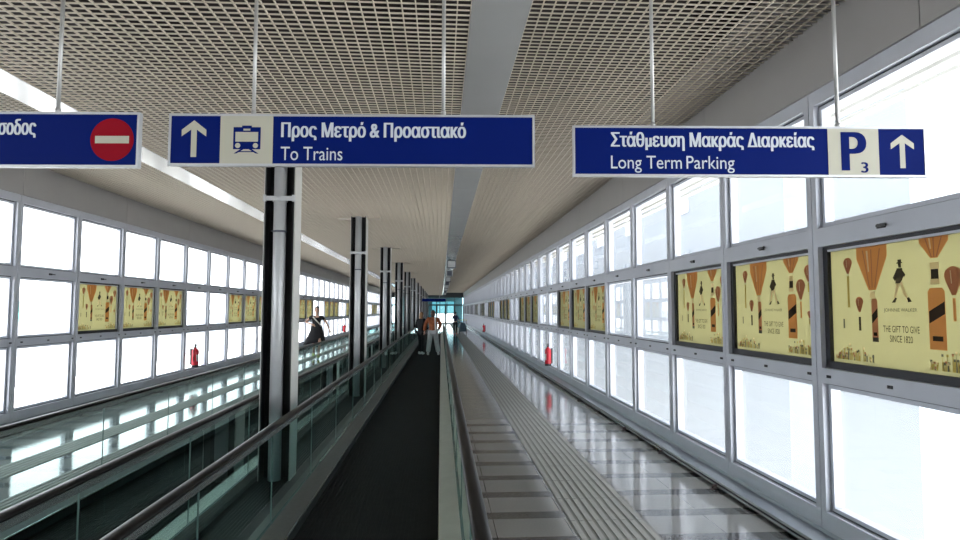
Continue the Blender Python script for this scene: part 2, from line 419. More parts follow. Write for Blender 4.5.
# ------------------------------------------------------------------ moving walkways
def walkway(name, gl, gr, y0, y1, label, darkdeck_left):
    """gl, gr: x of the two glass balustrades"""
    r = empty(name, ((gl+gr)/2, y0, 0)); cx, hw = (gl+gr)/2, (gr-gl)/2; Ln = y1-y0
    inner = hw-.18
    b = MB(); n = 34; p = 2*inner/n
    b.box(-inner, inner, 0, Ln, 0, .012)
    for i in range(n):
        b.box(-inner+i*p+.25*p, -inner+(i+1)*p-.12*p, .3, Ln-.3, .012, .018)
    o = b.build('pallet_belt', 'belt', r)
    for yy in (0, Ln-.9):
        q = MB(); q.box(-inner, inner, yy, yy+.9, .013, .022); q.build('comb_plate', 'steel', r)
    for s in (-1, 1):
        q = MB(); x0, x1 = s*inner, s*(inner+.02)
        q.box(min(x0, x1), max(x0, x1), .1, Ln-.1, 0, .085); q.build('skirt_panel', 'skirt', r)
        q = MB(); prof = [(inner, .085), (inner, .095), (hw-.012, .118), (hw-.012, .085)]
        q.sweep([(s*x, z) for x, z in prof], .05, Ln-.05)
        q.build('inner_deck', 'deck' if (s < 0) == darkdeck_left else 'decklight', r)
        q = MB(); q.sweep([(s*x, z) for x, z in [(hw+.012, 0), (hw+.012, .118), (hw+.09, .10), (hw+.09, 0)]], .05, Ln-.05); q.build('outer_deck', 'deck', r)
        q = MB(); q.box(min(s*inner, s*(inner+.006)), max(s*inner, s*(inner+.006)), .05, Ln-.05, .085, .0975); q.build('edge_strip', 'steel', r)
        q = MB(); q.box(min(s*(hw-.012), s*(hw+.012)), max(s*(hw-.012), s*(hw+.012)), .05, Ln-.05, .085, .118); q.build('glass_seal', 'gedge', r)
        # glass panels
        y = .55; pitch = 1.467; ph = (3.47-y0) % pitch; y = ph
        edges = [.45]+[e for e in [ph+pitch*i for i in range(200)] if .9 < e < Ln-.9]+[Ln-.45]
        for a, c in zip(edges[:-1], edges[1:]):
            g = MB(); x = s*hw; t = .005
            g.quad([(x, a+.004, .118), (x, c-.004, .118), (x, c-.004, .79), (x, a+.004, .79)], 'bglass')
            g.box(x-t, x+t, a+.002, a+.004, .118, .79, 'gedge')
            g.build('glass_panel', None, r)
        # rail guide and handrail with round ends
        path = []
        rr = .36; zc = .86-.03-rr
        for i in range(13):
            t = PI*1.5-(i/12)*PI; path.append((rr+rr*math.cos(t)+.02, zc+rr*math.sin(t)) if False else (.40+rr*math.cos(-PI/2-PI*i/12), zc+rr*math.sin(-PI/2-PI*i/12)))
        path2 = [(Ln-.40+rr*math.cos(PI/2-PI*i/12), zc+rr*math.sin(PI/2-PI*i/12)) for i in range(13)]
        P = path+path2
        hp = [(.040*math.cos(t), .020*math.sin(t) if math.sin(t) > 0 else .016*math.sin(t)) for t in [2*PI*k/16 for k in range(16)]]
        q = MB(); q.path_sweep([(s*hw+x, o+.012) for x, o in hp], P); q.build('handrail', 'rail', r)
        q = MB(); q.path_sweep([(s*hw+x, o) for x, o in ((-.016, -.045), (.016, -.045), (.020, 0), (-.020, 0))], P, smooth=False); q.build('rail_guide', 'steel', r)
        for e in (0, 1):                                            # glass newel end under the curl
            g = MB(); yc = .40 if e == 0 else Ln-.40; sg = -1 if e == 0 else 1
            pts = [(yc, .118)]+[(yc+sg*(rr-.05)*math.cos(t), zc+(rr-.05)*math.sin(t)) for t in [-PI/2+PI*i/10 for i in range(11)]]+[(yc, .80)]
            g.face([g.bm.verts.new((s*hw, y, z)) for y, z in pts])
            g.build('newel_glass', 'bglass', r)
    tag(r, label, 'moving walkway')
    return r
walkway('moving_walkway', -1.285, .168, -6.5, 46.5, 'long black moving walkway the camera stands on, right of the columns', True)
walkway('moving_walkway', -3.30, -1.90, -6.5, 46.5, 'moving walkway with glass sides left of the columns', True)

struct(MB().box(-1.81, -1.375, -6.4, 46.4, 0, .06).build('trim_7', 'skirt'))

# ------------------------------------------------------------------ lettering
def text_mesh(txt, x0, x1, zb, cap, bold=0., ref='H'):
    """letters as a thin mesh: left edge x0, right edge x1, baseline zb, capital height cap (local XZ, facing -Y)"""
    def geo(t):
        cu = bpy.data.curves.new('lettering', 'FONT'); cu.body = t; cu.size = 1
        o = bpy.data.objects.new('lettering', cu); C.objects.link(o); dg = bpy.context.evaluated_depsgraph_get(); dg.update()
        oe = o.evaluated_get(dg); tc = oe.to_curve(dg); loops = []
        for sp in tc.splines:
            P = []
            if sp.type == 'BEZIER':
                n = len(sp.bezier_points)
                for i in range(n):
                    p, q = sp.bezier_points[i], sp.bezier_points[(i+1) % n]
                    straight = p.handle_right_type == 'VECTOR' and q.handle_left_type == 'VECTOR'
                    m_ = 1 if straight else 5
                    for k in range(m_):
                        t_ = k/m_; u = 1-t_
                        P.append(u**3*p.co+3*u*u*t_*p.handle_right+3*u*t_*t_*q.handle_left+t_**3*q.co)
            else: P = [Vector(v.co[:3]) for v in sp.points]
            if len(P) > 2: loops.append([(v.x, v.y) for v in P])
        oe.to_curve_clear(); bpy.data.objects.remove(o); bpy.data.curves.remove(cu)
        boxes = [(min(p[0] for p in L), max(p[0] for p in L), min(p[1] for p in L), max(p[1] for p in L)) for L in loops]
        def winding(x, y):                                          # non-zero rule, so overlapping strokes of a letter join up
            w_ = 0
            for L, q in zip(loops, boxes):
                if not (q[0] < x < q[1] and q[2] < y < q[3]): continue
                for i in range(len(L)):
                    (x0, y0), (x1, y1) = L[i-1], L[i]
                    if (y0 <= y) != (y1 <= y) and x < (x1-x0)*(y-y0)/(y1-y0)+x0: w_ += 1 if y1 > y0 else -1
            return w_
        vs, es = [], []
        for L in loops:
            n0 = len(vs); vs += [Vector(p) for p in L]; es += [(n0+i, n0+(i+1) % len(L)) for i in range(len(L))]
        vo, eo, fo, _, _, _ = delaunay_2d_cdt(vs, es, [], 0, 1e-5)
        out = bmesh.new(); bv = [out.verts.new((v.x, v.y, 0)) for v in vo]
        for f in fo:
            c_ = sum((vo[i] for i in f), Vector((0, 0)))/len(f)
            if winding(c_.x, c_.y): out.faces.new([bv[i] for i in f])
        bmesh.ops.delete(out, geom=[v for v in out.verts if not v.link_faces], context='VERTS')
        me = bpy.data.meshes.new('lettering'); out.to_mesh(me); out.free(); return me
    rm = geo(ref); ch = max(v.co.y for v in rm.vertices); base = min(v.co.y for v in rm.vertices); bpy.data.meshes.remove(rm)
    me = geo(txt); xs = [v.co.x for v in me.vertices]; a, c = min(xs), max(xs)
    sx = (x1-x0)/(c-a); sz = cap/(ch-base)
    for v in me.vertices: v.co = ((v.co.x-a)*sx+x0, 0, (v.co.y-base)*sz+zb)
    return me
def flat(b, pts, y, m):   # filled outline in the local XZ plane
    b.face([b.bm.verts.new((x, y, z)) for x, z in pts], m)
def letters(parent, txt, x0, x1, zb, cap, y, m, bold=0., name='lettering'):
    k = cap*.045 if bold else 0
    b = MB()
    for i, dx in enumerate((-k, 0, k) if bold else (0,)):
        me = text_mesh(txt, x0+k, x1-k, zb, cap)
        for v in me.vertices: v.co.y = y-.0001*i; v.co.x += dx
        b.add_mesh(me, m); bpy.data.meshes.remove(me)
    me = b.mesh(name)
    o = bpy.data.objects.new(name, me); C.objects.link(o); o.parent = parent; return o
def arrow(parent, cx, z0, z1, w, y, m='signcream'):
    b = MB(); t = w*.115; hh = z1-z0
    flat(b, [(cx-t, z0), (cx+t, z0), (cx+t, z1-.16*hh), (cx-t, z1-.16*hh)], y, m)
    for s in (-1, 1):
        flat(b, [(cx, z1), (cx+s*w/2, z1-.26*hh), (cx+s*w/2, z1-.44*hh), (cx, z1-.20*hh)], y-.0003, m)
    return b.build('arrow', None, parent)

def sign_root(px_x, Yd, z, wid, hgt, rz, label, rods, name='hanging_sign'):
    r = empty(name, (px_x, Yd, z), rz)            # origin: left bottom corner of the board
    MB().box(.008, wid-.008, -.025, -.001, .008, hgt-.008).build('board', 'signblue', r)
    f = MB(); e = .012
    f.box(0, wid, -.028, .002, 0, e); f.box(0, wid, -.028, .002, hgt-e, hgt); f.box(0, e, -.028, .002, e, hgt-e); f.box(wid-e, wid, -.028, .002, e, hgt-e)
    f.build('frame', 'signframe', r)
    for x, top in rods:
        q = MB(); q.tube([(x, -.012, hgt), (x, -.012, top-z+.02)], .010, 10); q.tube([(x, -.012, hgt), (x, -.012, hgt+.02)], .013, 10); q.build('suspension_rod', 'rod', r)
    return r
RZ = math.radians(-3.0)
CZ = 1.745
# train sign
wid, hgt = 1.87, .270
s = sign_root(-1.390, 3.24, CZ+.730, wid, hgt, RZ, '', [(.425, ZM), (1.40, ZM)])
fx = lambda px: (px-170)/363*wid
q = MB(); q.box(fx(221), fx(273), -.0275, -.026, .012, hgt-.012); q.build('pictogram_panel', 'signcream', s)
arrow(s, fx(195), .045, .235, .125, -.0262)
yy = -.0285
q = MB()
def tr(u, v): return (fx(247)+(u-437)/505*1.0*.535, .012+(325-v)/245*(hgt-.024))   # pictogram drawn from crop pixels
def tq(u0, v0, u1, v1, m, y): flat(q, [tr(u0, v1), tr(u1, v1), tr(u1, v0), tr(u0, v0)], y, m)
tq(374, 138, 505, 252, 'signblue', yy); tq(415, 130, 462, 140, 'signblue', yy)
tq(384, 163, 493, 213, 'signcream', yy-.0004); tq(422, 146, 455, 156, 'signcream', yy-.0004)
for u in (396, 481): flat(q, [(tr(u, 233)[0]+.0135*math.cos(t), tr(u, 233)[1]+.0135*math.sin(t)) for t in [2*PI*k/18 for k in range(18)]], yy-.0004, 'signcream')
for sgn in (-1, 1):
    flat(q, [tr(437+sgn*28, 252), tr(437+sgn*12, 252), tr(437+sgn*46, 274), tr(437+sgn*60, 274)], yy, 'signblue')
tq(395, 262, 480, 267, 'signblue', yy)
q.build('train_pictogram', None, s)
letters(s, 'Προς Μετρό & Προαστιακό', fx(281), fx(464.5), hgt*.555, hgt*.265, -.0262, 'signwhite', 1)
letters(s, 'To Trains', fx(281), fx(342), hgt*.115, hgt*.255, -.0262, 'signwhite')
tag(s, 'blue hanging sign with a train pictogram reading To Trains, middle of the three near signs', 'sign', 'hanging direction signs')
# parking sign
wid, hgt = 1.902, .275
s = sign_root(.700, 3.26, CZ+.712, wid, hgt, RZ, '', [(.435, ZS), (1.435, ZS)])
fx = lambda px: (px-574)/350*wid
fz = lambda px: (px-10)/908*wid
q = MB(); q.box(fz(664), fz(795), -.0275, -.026, .012, hgt-.012); q.build('pictogram_panel', 'signcream', s)
arrow(s, fz(856), .050, .232, .125, -.0262)
letters(s, 'P', fz(697), fz(763), hgt*.13, hgt*.76, -.0285, 'signblue', 1)
letters(s, '3', fz(747), fz(766), hgt*.09, hgt*.20, -.0285, 'signblue', .02)
letters(s, 'Στάθμευση Μακράς Διαρκείας', fz(107), fz(630), hgt*.585, hgt*.265, -.0262, 'signwhite', 1)
letters(s, 'Long Term', fz(107), fz(288), hgt*.155, hgt*.25, -.0262, 'signwhite'); letters(s, 'Parking', fz(300), fz(423), hgt*.155, hgt*.25, -.0262, 'signwhite')
tag(s, 'blue hanging sign reading Long Term Parking with a P 3 panel, by the right windows', 'sign', 'hanging direction signs')
# no-entry sign
wid, hgt = 1.865, .285
s = sign_root(-1.535-wid*math.cos(RZ), 3.24-wid*math.sin(RZ), CZ+.718, wid, hgt, RZ, '', [(.42, ZM), (1.44, ZM)])
k = wid/356
q = MB(); cx = wid-(880-710)/6.4*wid/363; R_ = 137/6.4*wid/363
flat(q, [(cx+R_*math.cos(t), hgt/2+R_*math.sin(t)) for t in [2*PI*i/40 for i in range(40)]], -.0262, 'signred')
flat(q, [(cx-R_*.78, hgt/2-.019), (cx+R_*.78, hgt/2-.019), (cx+R_*.78, hgt/2+.019), (cx-R_*.78, hgt/2+.019)], -.0268, 'signcream')
q.build('no_entry_disc', None, s)
xe = wid-(880-230)/6.4*wid/363
letters(s, 'Είσοδος', xe-.245, xe, hgt*.585, hgt*.265, -.0262, 'signwhite', 1)
tag(s, 'blue hanging sign with a red no entry disc, over the left walkway', 'sign', 'hanging direction signs')
# far sign
s = sign_root(-1.56, 50, CZ+.64, 1.96, .28, 0, '', [(.45, ZM), (1.45, ZM)])
tag(s, 'small dark blue hanging sign far away past the end of the walkway', 'sign', 'hanging direction signs')

# ------------------------------------------------------------------ posters in the middle window row
M['pyellow'] = film('poster_yellow', (.46, .44, .29), .6); M['porange'] = film('poster_orange', (.66, .31, .13), .6); M['pred'] = film('poster_rust', (.46, .21, .13), .6)
M['pdark'] = film('poster_dark', (.07, .06, .05), .6); M['pcream'] = film('poster_cream', (.72, .60, .40), .6); M['pgrey'] = film('poster_grey', (.16, .16, .14), .6); M['pgold'] = film('poster_gold', (.46, .36, .12), .6)
def make_poster():
    b = MB(); z0, z1 = 1.372, 2.195; a, c = -.635, .660; wd, ht = c-a, z1-z0
    Y = .066
    U = lambda u: a+u*wd
    V = lambda v: z1-v*ht
    b.box(a, c, Y, Y+.004, z0, z1, 'pyellow')
    e = [Y-.0012]
    def poly(pts, m): e[0] -= .00006; flat(b, [(U(u), V(v)) for u, v in pts], e[0], m)
    def rect(u0, v0, u1, v1, m): poly([(u0, v1), (u1, v1), (u1, v0), (u0, v0)], m)
    def balloon(u, v0, v1, w, m='porange', flatTop=False):
        h = v1-v0
        top = [(u+w/2*math.cos(t), v0+.34*h-.34*h*math.sin(t)) for t in [PI*i/10 for i in range(11)]] if not flatTop else [(u+w/2, 0.003), (u+w/2, v0+.25*h), ]+[]
        if flatTop: pts = [(u+w/2, .004), (u+w/2, .3*v1), (u+w*.12, v1), (u-w*.12, v1), (u-w/2, .3*v1), (u-w/2, .004)]
        else: pts = top+[(u-w*.40, v0+.55*h), (u-w*.11, v1), (u+w*.11, v1), (u+w*.40, v0+.55*h)]
        poly(pts, m)
        for q in (-.28, 0, .28):                                    # darker seams and a light gleam
            poly([(u+q*w-.004, v0+.12*h), (u+q*w+.004, v0+.12*h), (u+q*w*.3+.003, v1-.05*h), (u+q*w*.3-.003, v1-.05*h)], 'pred')
        poly([(u-.17*w, v0+.14*h), (u-.11*w, v0+.14*h), (u-.08*w, v0+.6*h), (u-.12*w, v0+.6*h)], 'pcream')
    def bottle(u, v0, v1, w, body='porange'):
        h = v1-v0
        poly([(u-w/2, v1), (u+w/2, v1), (u+w/2, v0+.06*h), (u+w*.36, v0), (u-w*.36, v0), (u-w/2, v0+.06*h)], body)
        poly([(u-w*.47, v0+.55*h), (u+w*.47, v0+.32*h), (u+w*.47, v0+.12*h+.12*h), (u-w*.47, v0+.46*h)] if False else [(u-w*.47, v0+.58*h), (u+w*.47, v0+.42*h), (u+w*.47, v0+.22*h), (u-w*.47, v0+.38*h)], 'pdark')
        rect(u-w*.3, v0+.78*h, u+w*.3, v0+.86*h, 'pdark')
    balloon(.145, .09, .23, .075, 'pred'); rect(.136, .25, .154, .52, 'pgold')
    rect(.093, .62, .107, .70, 'pgrey')
    balloon(.231, .43, .56, .062, 'pred'); rect(.222, .60, .240, .715, 'pdark')
    balloon(.335, 0, .38, .23, 'porange', True); rect(.315, .39, .355, .45, 'pcream'); bottle(.347, .45, .80, .045, 'pred'); rect(.325, .765, .37, .80, 'pgrey')
    balloon(.748, 0, .17, .17, 'porange', True); rect(.722, .20, .775, .36, 'pcream'); rect(.727, .25, .770, .32, 'pdark'); bottle(.752, .385, .825, .098)
    balloon(.850, .24, .44, .10, 'pred'); rect(.842, .46, .858, .62, 'porange')
    balloon(.935, .11, .27, .085, 'pred'); rect(.928, .28, .942, .37, 'pgold')
    balloon(.938, .55, .62, .045, 'pred'); rect(.932, .63, .944, .68, 'pgold')
    # small dark emblem of a walking man
    u, v, s_ = .535, .155, .33
    W_ = lambda pts, m='pdark': poly([(u+x*s_*.66, v+y*s_) for x, y in pts], m)
    W_([(-.05, .0), (.06, .0), (.06, .06), (.09, .07), (.09, .09), (-.09, .09), (-.09, .07), (-.05, .06)]); W_([(-.05, .09), (.05, .09), (.05, .19), (-.03, .19)])
    W_([(-.09, .20), (.08, .20), (.11, .40), (.02, .56), (-.14, .56), (-.12, .36)]); W_([(.06, .22), (.17, .36), (.13, .42), (.05, .33)]); W_([(-.09, .22), (-.22, .42), (-.15, .50), (-.06, .36)])
    W_([(-.12, .55), (0, .55), (-.10, .78), (-.17, .97), (-.26, .99), (-.22, .93)], 'pcream'); W_([(-.16, .88), (-.11, .90), (-.17, 1.0), (-.28, 1.0)])
    W_([(-.01, .55), (.05, .50), (.16, .76), (.26, .95), (.20, .97), (.08, .80)], 'pcream'); W_([(.19, .90), (.25, .88), (.33, .98), (.22, 1.0)])
    # tufts of flowers along the bottom
    rr = random.Random(4)
    for lo, hi, n in ((.03, .34, 34), (.70, .98, 30)):
        for i in range(n):
            x = rr.uniform(lo, hi); hgt_ = rr.uniform(.03, .16)*(1-abs(2*(x-lo)/(hi-lo)-1)*.6); w = .0045
            poly([(x-w, .97), (x+w, .97), (x+w*.5+rr.uniform(-.01, .01), .97-hgt_), (x-w*.5, .97-hgt_)], rr.choice(['pgold', 'pgold', 'pgrey']))
            y0 = .97-hgt_; poly([(x-.006, y0+.012), (x+.006, y0+.012), (x+.006, y0-.006), (x-.006, y0-.006)], rr.choice(['pgrey', 'pred', 'pcream', 'pgold']))
    y = e[0]-.0002
    for t, u0, u1, vb, cap, m in (('THE GIFT TO GIVE', .415, .655, .715, .05, 'pdark'), ('SINCE 1820', .46, .61, .79, .05, 'pdark'), ('JOHNNIE WALKER', .425, .645, .555, .026, 'pgrey')):
        me = text_mesh(t, U(u0), U(u1), V(vb), cap*ht)
        for vv in me.vertices: vv.co.y = y
        b.add_mesh(me, m); bpy.data.meshes.remove(me)
    # black backing rail along the foot and the left edge of the print
    b.box(-.687, .687, .037, .075, 1.321, z0, 'gasket'); b.box(-.687, a, .037, .075, z0, z1, 'gasket'); b.box(c, .687, .037, .075, z0, z1, 'gasket'); b.box(-.687, .687, .037, .075, z1, 2.219, 'gasket')
    return b.mesh('advertising_poster')
pme = make_poster()
def posters(keys, loc_of, rz, side, special):
    i = 0
    for k in keys:
        loc = loc_of(k)
        if loc[1] < 1.2: continue
        o = bpy.data.objects.new('advertising_poster', pme); C.objects.link(o); o.location = loc; o.rotation_euler = (0, 0, rz)
        if i < 12:
            lab = '%s yellow balloon-and-bottle poster from the camera in the %s window wall' % (ORD[i], side)
            if i in special: lab = special[i]
            tag(o, lab, 'poster', 'yellow posters in the %s windows' % side)
        else:
            tag(o, 'one of the tiny yellow posters in the farthest stretch of the %s window wall' % side, 'poster', 'farthest posters in the %s windows' % side)
        i += 1
posters([k for k in RK if k % 5 in (0, 1, 2)], lambda k: (W, 3.805+BAY*k, 0), -PI/2, 'right',
        {0: 'largest yellow poster with balloons and bottles, cut by the photo edge, right window wall'})
posters([k for k in LK if k % 5 in (1, 2, 3)], lambda k: (-XL, 10.14+BAY*k, 0), PI/2, 'left', {})

# ------------------------------------------------------------------ fire extinguishers
def make_ext():
    r = empty('fire_extinguisher')
    b = MB(); b.lathe([(.06, 0), (.078, .012), (.08, .03), (.08, .37), (.072, .41), (.045, .44), (.025, .452), (.025, .47)], 20); b.build('cylinder', 'red', r)
    b = MB(); b.lathe([(.079, .0), (.081, .001), (.081, .05), (.079, .051)], 20); b.build('foot_ring', 'black', r)
    b = MB(); b.tube([(0, 0, .47), (0, 0, .50)], .026, 12); b.box(-.02, .11, -.014, .014, .515, .53); b.box(-.02, .10, -.012, .012, .545, .556); b.box(-.025, .0, -.014, .014, .495, .556); b.build('valve', 'black', r)
    b = MB(); b.tube([(-.02, 0, .49), (-.08, 0, .47), (-.105, 0, .38), (-.10, 0, .25), (-.09, 0, .14)], .013, 8); b.build('hose', 'black', r)
    b = MB(); n = 8
    vs = [[(.0815*math.sin(t), -.0815*math.cos(t), z) for t in [-.9+1.8*i/n for i in range(n+1)]] for z in (.14, .30)]
    for i in range(n): b.quad([vs[0][i], vs[0][i+1], vs[1][i+1], vs[1][i]])
    b.build('label', 'label', r)
    b = MB(); b.box(-.03, .03, .075, .115, .05, .44); b.build('wall_bracket', 'black', r)
    return r
e0 = make_ext()
for i, (x, y, rz, lab) in enumerate(((W-.116, 15.72, -PI/2, 'red fire extinguisher on the right window wall, larger one of that wall'), (W-.116, 39.4, -PI/2, 'tiny red fire extinguisher far down the right window wall'),
        (-XL+.116, 15.75, PI/2, 'red fire extinguisher on the left window wall, left of the nearest column'), (-XL+.116, 39.4, PI/2, 'tiny red fire extinguisher on the left wall, right of the person in black dress'))):
    o = e0 if i == 0 else copy_tree(e0); o.location = (x, y, .34); o.rotation_euler = (0, 0, rz); tag(o, lab, 'fire extinguisher', 'wall-hung fire extinguishers')

# ------------------------------------------------------------------ boxes hung below the ceiling strip
def hang_box(y, dark, lab, w=.30, h=.34, x=.37):
    r = empty('ceiling_box', (x, y, ZM-.03-h))
    MB().box(-w/2, w/2, -.09, .09, 0, h-.05).build('housing', 'lamp' if dark else 'lamplight', r, bevel=.02)
    b = MB(); b.tube([(0, 0, h-.05), (0, 0, h+.03)], .02, 10); b.box(-.06, .06, -.05, .05, h+.008, h+.026); b.build('mount', 'rod', r)
    MB().box(-w/2+.03, w/2-.03, -.096, -.09, .03, h-.09).build('front_plate', 'lamplight' if dark else 'lamp', r)
    tag(r, lab, 'ceiling box', 'boxes hung under the ceiling strip')
for i, (y, dk) in enumerate(((22, 1), (27.5, 0), (33, 1), (38, 0), (43, 1), (48.5, 1), (55, 0), (62, 1))):
    hang_box(y, dk, '%s small %s box from the camera hung under the grey ceiling strip' % (ORD[i], 'dark' if dk else 'pale'), .28 if i else .32)

# ------------------------------------------------------------------ people
def skin(verts, edges, radii, sub=1):
    me = bpy.data.meshes.new('tmp'); me.from_pydata(verts, edges, []); o = bpy.data.objects.new('tmp', me); C.objects.link(o)
    md = o.modifiers.new('s', 'SKIN'); md.use_smooth_shade = True
    for i, d in enumerate(me.skin_vertices[0].data):
        r = radii[i]; d.radius = r if isinstance(r, tuple) else (r, r); d.use_root = (i == 0)
    sb = o.modifiers.new('u', 'SUBSURF'); sb.levels = sub; sb.render_levels = sub
    dg = bpy.context.evaluated_depsgraph_get(); dg.update()
    out = bpy.data.meshes.new_from_object(o.evaluated_get(dg)); bpy.data.objects.remove(o); bpy.data.meshes.remove(me); return out
def mesh_obj(name, me, m, parent):
    me.materials.clear(); me.materials.append(M[m])
    for p in me.polygons: p.use_smooth = True
    o = bpy.data.objects.new(name, me); C.objects.link(o); o.parent = parent; return o
def person(name, loc, rz, H, J, clothes, hair, label, wide=1.0):
    """J: joint positions for a 1.75 m body facing -y (x = viewer's right). clothes: list of (name, kind, material)"""
    r = empty(name, loc, rz); r.scale = (H/1.75,)*3
    D = dict(pel=(0, 0, .95), wai=(0, .0, 1.10), che=(0, .0, 1.30), nek=(0, .01, 1.47), hed=(0, -.01, 1.585),
             shl=(-.17*wide, 0, 1.42), shr=(.17*wide, 0, 1.42), ell=(-.24, .02, 1.13), elr=(.24, .02, 1.13), wrl=(-.25, -.06, .88), wrr=(.25, -.06, .88),
             hil=(-.09, 0, .90), hir=(.09, 0, .90), knl=(-.10, -.02, .50), knr=(.10, -.02, .50), anl=(-.10, .02, .09), anr=(.10, .02, .09))
    D.update(J)
    for s in 'lr':
        a = Vector(D['an'+s]); D['to'+s] = tuple(a+Vector((0, -.13, -.055)))
    names = ['pel', 'wai', 'che', 'nek', 'hed', 'shl', 'ell', 'wrl', 'shr', 'elr', 'wrr', 'hil', 'knl', 'anl', 'tol', 'hir', 'knr', 'anr', 'tor']
    rad = dict(pel=(.14, .10), wai=(.125, .09), che=(.145, .10), nek=.052, hed=.05, shl=.055, shr=.055, ell=.040, elr=.040, wrl=.027, wrr=.027, hil=.082, hir=.082, knl=.055, knr=.055, anl=.037, anr=.037, tol=.03, tor=.03)
    ed = [('pel', 'wai'), ('wai', 'che'), ('che', 'nek'), ('nek', 'hed'), ('che', 'shl'), ('shl', 'ell'), ('ell', 'wrl'), ('che', 'shr'), ('shr', 'elr'), ('elr', 'wrr'), ('pel', 'hil'), ('hil', 'knl'), ('knl', 'anl'), ('anl', 'tol'), ('pel', 'hir'), ('hir', 'knr'), ('knr', 'anr'), ('anr', 'tor')]
    def sk(ns, es, add=0, ov={}):
        ix = {n: i for i, n in enumerate(ns)}
        R = []
        for n in ns:
            q = ov.get(n, rad[n]); q = tuple(v+add for v in q) if isinstance(q, tuple) else q+add; R.append(q)
        return skin([D[n] for n in ns], [(ix[a], ix[c]) for a, c in es if a in ix and c in ix], R)
    b = MB(); me = sk(names, ed); b.add_mesh(me, 'skin')
    hx, hy, hz = D['hed']; hc = Vector((hx, hy-.015, hz+.06))
    b.ball(hc, .076, .095, .118, 'skin', 16, 12)                      # skull and face
    b.ball(hc+Vector((0, -.045, -.075)), .045, .045, .04, 'skin')      # jaw
    b.ball(hc+Vector((0, -.10, -.02)), .014, .02, .024, 'skin', 8, 6)  # nose
    for s in (-1, 1):
        b.ball(hc+Vector((s*.078, .005, -.01)), .012, .02, .032, 'skin', 8, 6)
        b.ball(hc+Vector((s*.030, -.084, .008)), .011, .010, .008, 'eye', 8, 6)
    b.box(hc.x-.022, hc.x+.022, hc.y-.094, hc.y-.08, hc.z-.062, hc.z-.054, 'clothbrown')
    for s, sg in (('l', -1), ('r', 1)):                                # hands: palm, four fingers, thumb
        w = Vector(D['wr'+s]); d = (w-Vector(D['el'+s])).normalized(); side = Vector((0, -1, 0)); side = (side-d*side.dot(d)).normalized()
        b.tube([w, w+d*.045, w+d*.095], [.026, .036, .034], 10, 'skin')
        inw = d.cross(side)*(-sg if True else 1)
        for i, l in enumerate((.062, .072, .068, .052)):
            o = side*(.024-.016*i); p = w+d*.09+o
            b.tube([p, p+d*l*.5, p+d*l*.8+inw*.02, p+d*l*.9+inw*.04], [.0095, .009, .008, .006], 6, 'skin')
        p = w+d*.03+side*.025; b.tube([p, p+side*.03+d*.03, p+side*.035+d*.06], [.012, .010, .008], 6, 'skin')
    b.build('body', None, r)
    for n, kind, m in clothes:
        if kind == 'top':
            me = sk(['pel', 'wai', 'che', 'nek', 'shl', 'ell', 'shr', 'elr'], ed, .018, dict(nek=.058, ell=.048, elr=.048)); mesh_obj(n, me, m, r)
        elif kind == 'jacket':
            D['hem'] = (0, .01, .80); rad['hem'] = (.17, .125)
            me = sk(['hem', 'pel', 'wai', 'che', 'nek', 'shl', 'ell', 'wrl', 'shr', 'elr', 'wrr'], ed+[('hem', 'pel')], .035, dict(nek=.058, wrl=.03, wrr=.03)); mesh_obj(n, me, m, r)
        elif kind == 'short':
            mid = {'ml': tuple((Vector(D['shl'])+Vector(D['ell']))/2), 'mr': tuple((Vector(D['shr'])+Vector(D['elr']))/2)}
            D.update(mid); rad['ml'] = rad['mr'] = .052
            es = [('pel', 'wai'), ('wai', 'che'), ('che', 'nek'), ('che', 'shl'), ('shl', 'ml'), ('che', 'shr'), ('shr', 'mr')]
            me = sk(['pel', 'wai', 'che', 'nek', 'shl', 'ml', 'shr', 'mr'], es, .018, dict(nek=.055)); mesh_obj(n, me, m, r)
        elif kind in ('trousers', 'wide'):
            ad = .018 if kind == 'trousers' else .045
            me = sk(['pel', 'hil', 'knl', 'anl', 'hir', 'knr', 'anr'], ed, ad, dict(anl=.05, anr=.05)); mesh_obj(n, me, m, r)
        elif kind == 'skirt':
            q = MB(); prof = [(.17, 1.14), (.20, 1.0), (.25, .85), (.31, .68), (.37, .50), (.365, .50), (.30, .69), (.235, .86)]
            off = [(0, 0), (0, 0), (-.02, .0), (-.05, 0), (-.09, 0), (-.09, 0), (-.05, 0), (-.02, 0)]
            q.lathe(prof, 28, None, 0, 0, 1, .72, off)
            for v in q.bm.verts:                                       # folds and an uneven hem
                t = math.atan2(v.co.y, v.co.x); k = max(0, (1.0-v.co.z)/.5); v.co.x += .022*k*math.cos(7*t)*math.cos(t); v.co.y += .022*k*math.cos(7*t)*math.sin(t); v.co.z += .035*k*math.sin(3*t+1)
            q.build(n, m, r)
        elif kind == 'shoes':
            for s in 'lr':
                a = Vector(D['an'+s]); q = MB(); q.ball(a+Vector((0, -.055, -.047)), .048, .135, .045, None, 14, 8); q.ball(a+Vector((0, .01, -.01)), .048, .055, .055, None, 12, 8); q.build(n, m, r)
        elif kind == 'backstripe':
            q = MB(); q.tube([(-.08, .09, 1.46), (-.09, .15, 1.34), (-.10, .15, 1.12), (-.11, .165, .95)], .032, 8); q.build(n, m, r)
        elif kind == 'strap':
            q = MB(); cz = D['che'][2]
            q.tube([(-.13, -.11, 1.42), (-.03, -.14, 1.30), (.07, -.14, 1.20), (.15, -.09, 1.10)], .020, 8); q.build(n, m, r)
    q = MB()
    hm, style = hair
    q.ball(hc+Vector((0, .018, .028)), .086, .098, .105, None, 16, 10)
    if style == 'long':
        q.ball(hc+Vector((0, .06, -.07)), .085, .055, .13, None, 14, 9)
    for v in list(q.bm.verts):
        if v.co.y < hc.y-.045 and v.co.z < hc.z+.055: v.co.y = hc.y-.045
    q.build('hair', hm, r)
    tag(r, label, 'person')
    return r
